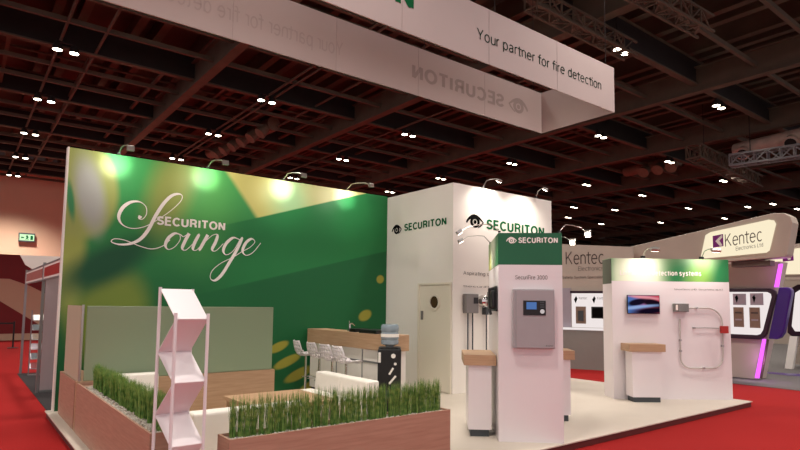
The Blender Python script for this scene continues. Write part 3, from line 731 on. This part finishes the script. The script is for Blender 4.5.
for i, (x, y, a, l) in enumerate(spots):
    if i == 0: st.location = (x, y, .1); st.rotation_euler = (0, 0, a-.5); st['label'] = l
    else: dup(st, (x, y, .1), a, l)
# bar top items
t = thing('bar_tap', 'small silver tap standing on the bar top', 'tap', (5.80, 9.0, 1.30))
MB().lathe([(.05, 0), (.05, .015), (.02, .03), (.018, .13), (.001, .13)], n=14).build('stem', 'chrome', t, smooth=True)
MB().tube([(0, 0, .13), (.02, -.06, .15), (.03, -.12, .11)], .012, 8).build('spout', 'chrome', t, smooth=True)
MB().tube([(0, 0, .13), (-.0, .03, .19)], .01, 8).build('lever', 'chrome', t)
for (x, y, dx, dy, l) in ((5.80, 8.6, .14, .2, 'small black box on the bar beside the silver tap'), (5.80, 7.9, .18, .52, 'long low black tray on the bar near the water cooler')):
    t = thing('serving_tray', l, 'tray', (x, y, 1.30)); MB().box(-dx, dx, 0, dy, 0, .045).build('tray_body', 'black', t, bevel=.004)
    MB().box(-dx-.01, dx+.01, -.01, dy+.01, .046, .06).build('rim', 'black', t)
# water cooler
t = thing('water_cooler', 'black water cooler with upturned blue bottle at the bar end', 'water cooler', (5.36, 7.16, .1), yaw-PI/2)
MB().box(-.18, .18, -.17, .17, 0, 1.03).build('body', 'black', t, bevel=.03, seg=3)
MB().box(-.17, .17, -.16, .16, 1.03, 1.045).build('top', 'black', t, bevel=.01)
MB().lathe([(.05, 1.03), (.06, 1.06), (.135, 1.09), (.14, 1.14), (.13, 1.155), (.14, 1.17), (.14, 1.26), (.13, 1.275), (.14, 1.29), (.14, 1.37), (.12, 1.395), (.001, 1.40)], n=24).build('bottle', 'bottle', t, smooth=True)
MB().lathe([(.1415, 1.20), (.1415, 1.25)], n=24).build('bottle_band', 'lettering', t)
MB().tube([(-.15, -.175, .82), (-.15, -.175, .97)], .02, 8).build('cup_holder', 'lettering', t)
MB().lathe([(.001, 0), (.035, 0), (.035, .008), (.001, .008)], (.06, -.172, .92), 16, Rx).build('badge', 'lettering', t)
MB().lathe([(.001, 0), (.022, 0), (.022, .008), (.001, .008)], (.09, -.172, .80), 16, Rx).build('badge', 'lettering', t)
for a, b in (((0, .64), (.06, .74)), ((-.0, .50), (.10, .62))):
    MB().bar((a[0], -.176, a[1]), (b[0], -.176, b[1]), .03, .008, (0, 1, 0)).build('sticker', 'lettering', t)
MB().box(-.10, .10, -.19, -.171, .28, .40).build('drip_tray', 'plinth', t)

# ================================================================= HANGING BANNER
t = thing('hanging_banner', 'large white four sided fabric banner hanging over the stand', 'banner')
bx0, bx1 = -.4, 9.87
MB().box(bx0, bx1, 6.0, 6.02, 5.57, 6.46).build('front_panel', 'fabric', t)
MB().box(bx0, bx1, 7.74, 7.76, 5.57, 6.46).build('back_panel', 'fabric', t)
MB().box(bx1-.02, bx1, 6.02, 7.74, 5.57, 6.46).build('right_panel', 'fabric', t)
MB().box(bx0, bx0+.02, 6.02, 7.74, 5.57, 6.46).build('left_panel', 'fabric', t)
fm = lambda u, v, o: (u, 6.0-o, v)
im = lambda u, v, o: (u, 7.74-o, v)
text('lettering', 'Your partner for fire detection', fm, 6.09, 9.42, 5.865, 6.085, 'dgreen', t, t=.004)
text('lettering', 'SECURITON', fm, 1.75, 4.83, 5.92, 6.25, 'lgreen', t, bold=.02, t=.004)
text('show_through_lettering', 'SECURITON', im, 8.64, 6.21, 5.85, 6.13, 'ghost', t, bold=.02, t=.003)
eye('show_through_logo', im, 9.40, 8.78, 5.84, 6.17, 'ghost', t, .003)
text('show_through_lettering', 'Your partner for fire detection', im, 4.75, 1.6, 5.78, 6.08, 'ghost2', t, t=.003)
for x in (2.9, 4.63, 6.36, 8.08):
    MB().box(x-.004, x+.004, 7.736, 7.7395, 5.57, 6.46).build('seam', 'ghost2', t)
    MB().box(x-.004, x+.004, 5.996, 5.9995, 5.57, 6.46).build('seam', 'ghost2', t)
for x in (.5, 3.4, 6.5, 9.6):
    for y in (6.01, 7.75): MB().tube([(x, y, 6.46), (x, y, 10.0)], .006, 5).build('hanging_wire', 'darkweb', t)

# ================================================================= CEILING LAMPS
def lampu():
    t = thing('ceiling_lamp', 'x', 'ceiling lamp', (0, 0, 0), 0, 'twin hall lamps under the roof')
    for s in (-1, 1):
        h = MB().lathe([(.155, .0), (.16, .04), (.12, .2), (.05, .26), (.001, .26)], (s*.24, 0, 0), 16).build('lamp_shade', 'darkweb', t, smooth=True)
        MB().lathe([(.001, -.03), (.08, -.025), (.14, -.001), (.001, -.001)], (s*.24, 0, 0), 16).build('lens', 'lamp', t)
    MB().box(-.3, .3, -.04, .04, .261, .31).build('bracket', 'darkweb', t)
    return t
lamps = [('leftmost line', [(2.35, 21.2), (2.35, 27.1), (2.35, 33.1), (2.4, 39), (2.45, 45)]),
         ('line above the lounge lettering', [(9.5, 21.3), (9.45, 27.3), (9.5, 33.4)]),
         ('line above green wall right half', [(16.4, 9.7), (16.85, 21.2), (16.9, 27.3), (17, 33.5)]),
         ('line crossing just right of banner', [(24.1, 10), (24.1, 15.4), (24.9, 21.7), (24.4, 27.3), (24.5, 33)]),
         ('next line to the right', [(31.3, 15.7), (33.1, 22.3)]),
         ('line over the beige stand', [(38.6, 15.9), (39.3, 21.8), (39.9, 28.1)]),
         ('farthest lamp cluster', [(43.5, 26.6), (44.1, 31.7), (49.9, 32), (43.4, 38.9), (53.2, 27.7), (47.2, 22.2), (50, 18.8), (50, 17), (53.9, 16.6), (54.9, 22.6)])]
od = ['nearest', 'second nearest', 'third nearest', 'fourth nearest', 'fifth nearest', 'sixth nearest', 'seventh nearest', 'eighth nearest', 'ninth nearest', 'tenth nearest']
first = None
for ln, L_ in lamps:
    for i, (x, y) in enumerate(sorted(L_, key=lambda q: q[0]*.61+q[1]*.79)):
        lab = 'twin hall lamp, %s in the %s' % (od[i], ln)
        if first is None: first = lampu(); first.location = (x, y, 10); first['label'] = lab
        else: dup(first, (x, y, 10), 0, lab)

# lattice trusses
def truss(name, label, a, b, w=.45, h=.45, th=.05, m='beam', step=.5):
    a = Vector(a); b = Vector(b); L_ = (b-a).length; d = (b-a)/L_; s = d.cross(Vector((0, 0, 1))).normalized(); u = Vector((0, 0, 1))
    t = thing(name, label, 'truss', a)
    ch = MB(); br = MB(); o = Vector((0, 0, 0))
    c = [s*w/2*i+u*h/2*j for i, j in ((-1, -1), (1, -1), (1, 1), (-1, 1))]
    for q in c: ch.bar(q, d*L_+q, th)
    n_ = int(L_/step)
    for i in range(n_):
        for k_ in range(4):
            p, q = c[k_], c[(k_+1) % 4]
            if i % 2: p, q = q, p
            br.bar(d*i*step+p, d*(i+1)*step+q, th*.6); br.bar(d*i*step+c[k_], d*i*step+c[(k_+1) % 4], th*.6)
    ch.build('chords', m, t); br.build('braces', m, t)
    for f_ in (.15, .85): MB().bar(d*L_*f_+u*h/2, d*L_*f_+u*(12.29-a.z), .03).build('hanger', 'darkweb', t)
    return t
truss('lattice_truss', 'brown lattice truss at the top right of the banner', (11.2, 9.1, 9.65), (15.9, 9.1, 9.65), .42, .42, .06)
truss('lattice_truss', 'brown lattice truss cut by the top edge of the picture', (12.0, 7.2, 9.7), (16.2, 7.0, 9.7), .45, .45, .06)
truss('lattice_truss', 'thin brown lattice truss hanging left of the silver duct', (26.3, 12.1, 9.0), (35.6, 12.9, 9.0), .6, .6, .08)
truss('lattice_truss', 'pale lattice truss hanging above the beige stand sign', (28.3, 11.3, 8.7), (29.2, 6.0, 8.7), .5, .5, .09, 'alu')
t = thing('air_duct', 'silvery round air duct high on the right under the roof', 'duct', (0, 0, 0))
MB().tube([(29.7, 11.6, 9.5), (28.6, 5.0, 9.5)], .36, 16).build('duct_pipe', 'duct', t, smooth=True)
for y in (9.0, 6.8, 11.1):
    xx = 29.95-1.35*(13.1-y)/8.1
    MB().tube([(xx-.1, y, 9.45), (xx-.5, y, 9.15)], [.25, .32], 14).build('nozzle', 'duct', t, smooth=True)
    MB().tube([(xx-.505, y, 9.145), (xx-.53, y, 9.125)], [.23, .23], 14).build('nozzle_mouth', 'darkweb', t)
t = thing('air_duct', 'short brown air duct with round nozzles left of the silvery duct', 'duct', (0, 0, 0))
MB().tube([(33.2, 19.5, 10.45), (32.9, 15.9, 10.45)], .35, 14).build('duct_pipe', 'duct2', t, smooth=True)
for y in (16.2, 17.0, 17.9):
    MB().tube([(32.8, y, 10.3), (32.4, y, 9.95)], [.28, .34], 14).build('nozzle', 'duct2', t, smooth=True)
t = thing('air_duct', 'crumpled brown duct with nozzles above the lounge lettering', 'duct', (0, 0, 0))
MB().tube([(11.8, 25.5, 10.6), (11.3, 33, 10.6)], .35, 12).build('duct_pipe', 'duct2', t, smooth=True)
for i in range(6): MB().tube([(11.6-.05*i, 25.8+i*1.1, 10.5), (11.2-.05*i, 25.8+i*1.1, 10.05)], [.22, .3], 12).build('nozzle', 'duct2', t, smooth=True)

# ================================================================= BEIGE STAND ON THE RIGHT
K0 = Vector((14.49, 10.35)); dK = Vector((.4, -.917)).normalized(); pK = Vector((-dK.y, dK.x)); rzK = math.atan2(dK.y, dK.x)
t = thing('exhibit_wall', 'beige exhibition wall with dark company lettering behind the totem', 'display wall', (*K0, 0), rzK)
MB().add(*(lambda P: (P, [(0, 1, 2, 3), (7, 6, 5, 4), (0, 4, 5, 1), (1, 5, 6, 2), (2, 6, 7, 3), (3, 7, 4, 0)]))([(-1.6, .0, 1.16), (1.75, .0, 1.16), (1.75, .0, 3.53), (-1.6, .0, 3.80), (-1.6, .2, 1.16), (1.75, .2, 1.16), (1.75, .2, 3.53), (-1.6, .2, 3.80)])).build('wall_panel', 'kent', t)
text('company_lettering', 'Kentec', am, -.14, .95, 3.06, 3.46, 'ktext', t, t=.01, wt=.09)
text('company_lettering', 'Electronics Ltd', am, .22, 1.2, 2.87, 3.0, 'greytext', t, t=.01)
text('company_lettering', 'Fire Safety System Specialists', am, -.45, .98, 2.62, 2.72, 'ktext', t, t=.01)
MB().box(-1.6, -.0, -.06, -.001, 1.2, 2.36).build('side_panel', 'lacq', t)
nk = MB().box(.03, 1.5, -.06, -.001, 1.2, 2.2).build('lit_niche', 'niche', t)
MB().box(.0, 1.55, -.12, -.001, 2.2, 2.27).build('niche_frame', 'purpledark', t)
t = thing('exhibit_counter', 'grey fronted counter with white top below the dark company lettering', 'counter', (*K0, 0), rzK)
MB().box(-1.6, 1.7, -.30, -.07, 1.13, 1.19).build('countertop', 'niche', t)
MB().box(-1.6, 1.7, -.26, .2, .001, 1.129).build('front', 'greyblue', t)
t = thing('detector_exhibit', 'grey alarm exhibit standing on left of lit white counter', 'alarm box', (*K0, 1.191), rzK)
MB().box(.16, .44, -.13, -.061, .12, .62).build('back_board', 'brown', t); MB().box(.23, .38, -.16, -.1305, .2, .5).build('device', 'plinth', t)
t = thing('detector_exhibit', 'black screen exhibit on right of lit white counter', 'alarm box', (*K0, 1.191), rzK)
MB().box(.6, 1.0, -.13, -.061, .28, .62).build('back_board', 'black', t, bevel=.01); MB().box(.64, .96, -.136, -.1305, .32, .58).build('screen', 'ink', t)
for x in (.1, .62):
    mb = MB().prism([(x, 2.02), (x+.06, 2.12), (x+.10, 2.05), (x+.05, 1.9)], lambda u, v, o: (u, -.062-o, v), .004)
    q = mb.build('niche_symbol', 'ink', bpy.data.objects['exhibit_wall'])
    text('niche_lettering', 'Kentec', lambda u, v, o: (u, -.062-o, v), x+.14, x+.38, 2.02, 2.1, 'greytext', bpy.data.objects['exhibit_wall'], t=.004)

t = thing('exhibit_fascia', 'sweeping beige wall rising to the lit sign with purple logo', 'display wall')
xm = lambda X: (lambda u, v, o: (X-o, u, v))
fp = [(10.2, 3.44), (9.08, 3.57), (8.0, 3.72), (7.01, 3.86), (6.02, 4.02), (5.30, 4.12), (5.05, 4.10), (4.92, 4.0), (4.88, 3.85), (5.02, 3.10), (5.08, 3.04), (6.29, 3.0), (7.2, 3.0), (10.2, 3.0)]
MB().prism(fp, xm(15.92), .42).build('fascia_board', 'kent', t, bevel=.02)
ip = [(6.85, 3.72), (6.72, 3.79), (5.36, 3.965), (5.26, 3.94), (5.22, 3.85), (5.38, 3.22), (5.45, 3.17), (6.9, 3.11), (6.98, 3.17)]
s_ = MB().prism(ip, xm(15.5), .05).build('lit_sign_panel', 'lightbox', t)
MB().prism([(6.665, 3.68), (6.665, 3.37), (6.41, 3.40), (6.41, 3.71)], xm(15.449), .01).build('logo_square', 'logop', t)
MB().prism([(6.60, 3.54), (6.44, 3.69), (6.42, 3.63), (6.50, 3.545), (6.43, 3.42), (6.49, 3.40)], xm(15.437), .004).build('logo_arrow', 'lettering', t)
skew = lambda X: (lambda u, v, o: (X-o, u, v+(6.4-u)*.10))
text('company_lettering', 'Kentec', skew(15.449), 6.37, 5.52, 3.365, 3.70, 'ktext', t, t=.004, wt=.09)
text('company_lettering', 'Electronics Ltd', skew(15.449), 6.12, 5.50, 3.23, 3.33, 'greytext', t, t=.004)
text('company_lettering', 'Fire System Specialists', skew(15.5), 8.9, 7.35, 3.05, 3.22, 'greytext', t, t=.004)
MB().box(15.6, 15.9, 5.42, 6.3, 2.86, 2.995).build('soffit', 'kentd', t)
t = thing('exhibit_pod', 'beige display pod with lit niche and slanted pink light strip', 'display wall')
KX = 16.2
MB().prism([(10.4, .02), (10.4, 2.99), (5.40, 2.99), (5.60, 2.0), (5.78, 1.0), (6.0, .02)], xm(KX+.5), .5).build('wall_panel', 'kent', t)
MB().prism([(8.2, 1.03), (8.2, 2.36), (5.62, 2.32), (5.50, 2.26), (5.48, 2.14), (5.73, 1.18), (5.80, 1.08), (5.9, 1.03)], xm(KX-.001), .10).build('niche_frame', 'purpledark', t, bevel=.02)
nf = MB().prism([(8.1, 1.14), (8.1, 2.26), (5.68, 2.23), (5.60, 2.18), (5.59, 2.10), (5.81, 1.27), (5.87, 1.17), (5.95, 1.14)], xm(KX-.102), .006).build('lit_niche', 'niche', t)
for y0, y1, z0, z1 in ((6.48, 6.17, 1.9, 2.19), (6.07, 5.77, 1.9, 2.2), (6.48, 6.24, 1.33, 1.84), (6.10, 5.86, 1.32, 1.84), (6.9, 6.6, 1.9, 2.19), (6.9, 6.6, 1.33, 1.84)):
    p_ = MB().box(KX-.13, KX-.109, y1, y0, z0, z1).build('poster', 'brown' if z0 < 1.5 else 'lacq', t)
    if z0 > 1.5: MB().prism([(y0-.05, 2.1), (y0-.10, 2.16), (y0-.13, 2.08), (y0-.09, 1.95)], xm(KX-.131), .004).build('poster_symbol', 'ink', p_)
    else:
        MB().box(KX-.134, KX-.1305, y1+.04, y0-.04, 1.68, 1.72).build('poster_stripe', 'ktext', p_)
        MB().box(KX-.134, KX-.1305, y1+.04, y0-.04, 1.5, 1.54).build('poster_stripe', 'lacq', p_)
MB().prism([(5.42, 2.34), (5.20, 2.34), (5.15, 2.26), (5.16, 2.16), (5.36, 1.22), (5.44, 1.10), (5.52, 1.06), (5.70, 1.06)], xm(KX+.1), .22).build('purple_blade', 'purple', t, bevel=.03)
MB().prism([(5.43, 2.93), (5.34, 2.93), (5.45, 2.35), (5.55, 2.35)], xm(KX-.001), .03).build('light_strip', 'pink', t)
MB().prism([(5.86, 1.04), (5.77, 1.04), (5.96, .05), (6.07, .05)], xm(KX-.001), .03).build('light_strip', 'pink', t)
MB().prism([(5.77, 1.04), (5.72, 1.04), (5.91, .05), (5.96, .05)], xm(KX+.02), .05).build('strip_edge', 'kentd', t)
light('pink_strip_light', 'POINT', (16.0, 5.75, .5), 6, (.85, .3, 1), rad=.1)
light('pink_strip_light', 'POINT', (16.0, 5.2, 2.7), 3, (.85, .3, 1), rad=.1)

t = thing('exhibit_pod', 'second beige display pod cut off at the right picture edge', 'display wall')
X2 = 20
MB().prism([(7.0, 2.70), (7.0, 3.62), (6.55, 3.70), (3.5, 3.9), (3.5, 2.6)], xm(X2), .5).build('fascia_board', 'kent', t)
MB().prism([(6.9, 2.85), (6.9, 3.5), (6.4, 3.58), (3.8, 3.7), (3.8, 2.8)], xm(X2-.501), .03).build('lit_sign_panel', 'lightbox', t)
MB().prism([(6.42, 3.22), (6.42, 3.55), (6.14, 3.58), (6.14, 3.24)], xm(X2-.532), .01).build('logo_square', 'logop', t)
MB().prism([(6.36, 3.39), (6.2, 3.54), (6.17, 3.48), (6.26, 3.4), (6.2, 3.28), (6.26, 3.26)], xm(X2-.543), .004).build('logo_arrow', 'lettering', t)
MB().prism([(6.9, 2.68), (3.5, 2.58), (3.5, .1), (6.7, .1)], xm(X2+1.0), .2).build('wall_panel', 'kent', t)
MB().prism([(6.5, 1.3), (6.35, 2.45), (6.2, 2.55), (4, 2.55), (4, 1.0), (6.42, 1.0), (6.52, 1.1)], xm(X2), .15).build('niche_frame', 'purpledark', t, bevel=.03)
MB().prism([(6.38, 1.3), (6.25, 2.3), (6.1, 2.4), (4, 2.4), (4, 1.15), (6.3, 1.15)], xm(X2-.151), .02).build('lit_niche', 'niche', t)
MB().prism([(6.45, 1.0), (6.25, 1.0), (6.42, .02), (6.62, .02)], xm(X2), .15).build('leg', 'lettering', t)
f = struct('floor', MB().prism([(7.6, 0), (4.0, 0), (4.0, .7), (4.6, .7)], lambda u, v, o: (18.0+v*1.6, u, .009+o*.002), 1), 'purple', 'purple carpet wedge on the grey floor at the right')
t = thing('booth_backdrop', 'plain white stand panel far behind the beige sign', 'display wall', (34, 14.5, 0))
MB().box(0, .2, -4.2, 1.2, 0, 5.0).build('panel', 'kent', t)
MB().box(-.02, -.001, -4.2, 1.2, 4.8, 5.0).build('top_trim', 'white', t)

# ================================================================= LEFT NEIGHBOUR
t = thing('shell_booth', 'aluminium framed shell booth with red fascia behind the green wall', 'booth')
for y in (16.86, 13.2, 10.75): MB().box(1.30, 1.35, y-.025, y+.025, .009, 2.55 if y > 11 else 2.6).build('post', 'alu', t)
for (ya, yb) in ((16.83, 13.23), (13.17, 10.78)):
    MB().box(1.315, 1.335, yb, ya, 2.22, 2.48).build('fascia', 'white', t); MB().box(1.309, 1.3145, yb+.12, ya-.12, 2.26, 2.44).build('fascia_print', mat('pale_red_fascia', 'a8655c', .6, var=.1) if ya > 14 else 'red', t)
    MB().box(1.31, 1.34, yb, ya, 2.19, 2.22).build('rail', 'alu', t); MB().box(1.31, 1.34, yb, ya, 2.48, 2.51).build('rail', 'alu', t)
MB().box(1.36, 4.6, 13.18, 13.22, .06, 2.5).build('side_panel', 'mauve', t)
MB().box(1.36, 4.6, 13.17, 13.23, .009, .06).build('panel_rail', 'alu', t)
MB().box(4.6, 4.64, 13.2, 17, .06, 2.5).build('back_panel', 'white', t)
MB().box(1.317, 1.325, 16.0, 16.6, 2.3, 2.42).build('fascia_notice', 'lettering', t)
t = thing('brochure_rack', 'tall slim brochure rack with six slanted shelves in the shell booth', 'brochure stand', (1.45, 16.4, .009))
for x in (0, .42): MB().box(x-.012, x+.012, -.012, .012, 0, 1.55).build('side_post', 'alu', t)
for i in range(6):
    z = .15+i*.23
    q = MB().box(.013, .407, -.16, .02, z, z+.012); q.v = [(x, y, zz+(.12 if y > 0 else 0)) for x, y, zz in q.v]; q.build('shelf', 'alu', t)
MB().box(-.02, .44, -.18, .04, 0, .02).build('foot', 'alu', t)
bm_ = ['lettering', 'brown', 'darkred', 'lacq', 'plinth', 'white']
for i in range(6):
    z = .165+i*.23; q = MB().box(1.48, 1.85, 16.25, 16.42, z+.009, z+.021); q.v = [(x, y, zz+(.115 if y > 16.4 else 0)) for x, y, zz in q.v]
    c_ = ['white', 'grey', 'pale', 'brown', 'purple grey', 'white topped'][i]
    tag(q.build('brochure', ['darkred', 'plinth', 'lacq', 'brown', 'plinth', 'lettering'][i]), 'stack of brochures on shelf %s of the slim rack' % ['one, the lowest,', 'two from the bottom', 'three from the bottom', 'four from the bottom', 'five from the bottom', 'six, the top one,'][i], 'brochures', 'brochures in the slim rack')
t = thing('far_stand_wall', 'white far stand wall with dark red diagonal graphics at left', 'display wall', (0, 31, 0))
MB().box(-8, 9, 0, .15, 0, 3.85).build('wall_panel', 'hallwall', t)
fm2 = lambda u, v, o: (u, -.001-o, v)
MB().prism([(-8, 3.85), (2.55, 3.85), (3.7, 2.8), (6.5, .9), (6.5, 1.6+.9), (9, 2.5), (9, .6), (7.6, .2), (3.1, 2.55), (2.4, 2.9), (-8, 2.9)][:0] or [(-8, 2.75), (-8, 3.84), (2.45, 3.84), (3.2, 2.7), (6.2, 1.6), (6.2, .5), (2.6, 2.45), (1.8, 2.75)], fm2, .01).build('diagonal_print', 'darkred', t)
MB().prism([(1.5, 1.75), (3.6, .3), (1.4, .3)], fm2, .01).build('diagonal_print', 'darkred', t)
t = thing('curved_canopy', 'white curved canopy board behind the red fascia', 'sign', (0, 18.2, 0))
MB().prism([(1.25, 3.0), (4.6, 3.05), (4.6, 2.55), (2.1, 2.55), (1.6, 2.6), (1.38, 2.75)], fm2, .05).build('board', 'white', t)
MB().box(2.4, 2.46, -.03, .02, .01, 2.55).build('post', 'alu', t)
t = thing('exit_sign', 'small lit green exit sign high on the beige hall wall', 'sign', (3.2, 48.75, 6.0))
MB().box(0, .98, -.1, .24, 0, .62).build('housing', 'plinth', t)
MB().box(.05, .93, -.12, -.101, .08, .52).build('lit_face', 'exitw', t)
MB().prism([(.40, .14), (.46, .30), (.42, .40), (.50, .48), (.56, .38), (.60, .30), (.54, .28), (.60, .14), (.54, .14), (.50, .24), (.46, .14)], lambda u, v, o: (u, -.121-o, v), .006).build('running_figure', 'lgreen', t)
MB().prism([(.12, .28), (.20, .38), (.20, .32), (.32, .32), (.32, .24), (.20, .24), (.20, .18)], lambda u, v, o: (u, -.121-o, v), .006).build('arrow', 'lgreen', t)
MB().box(.70, .86, -.127, -.121, .14, .44).build('doorway_symbol', 'lgreen', t)
t = thing('barrier_post', 'dark belt barrier posts on the red carpet at far left', 'barrier', (0, 0, 0))
for x in (1.0, 1.75):
    MB().tube([(x, 26, .03), (x, 26, 1.0)], .03, 8).build('post', 'black', t); MB().lathe([(.18, 0), (.18, .02), (.03, .04)], (x, 26, .001), 16).build('foot', 'black', t)
MB().box(1.03, 1.72, 25.99, 26.01, .9, .96).build('belt', 'black', t)
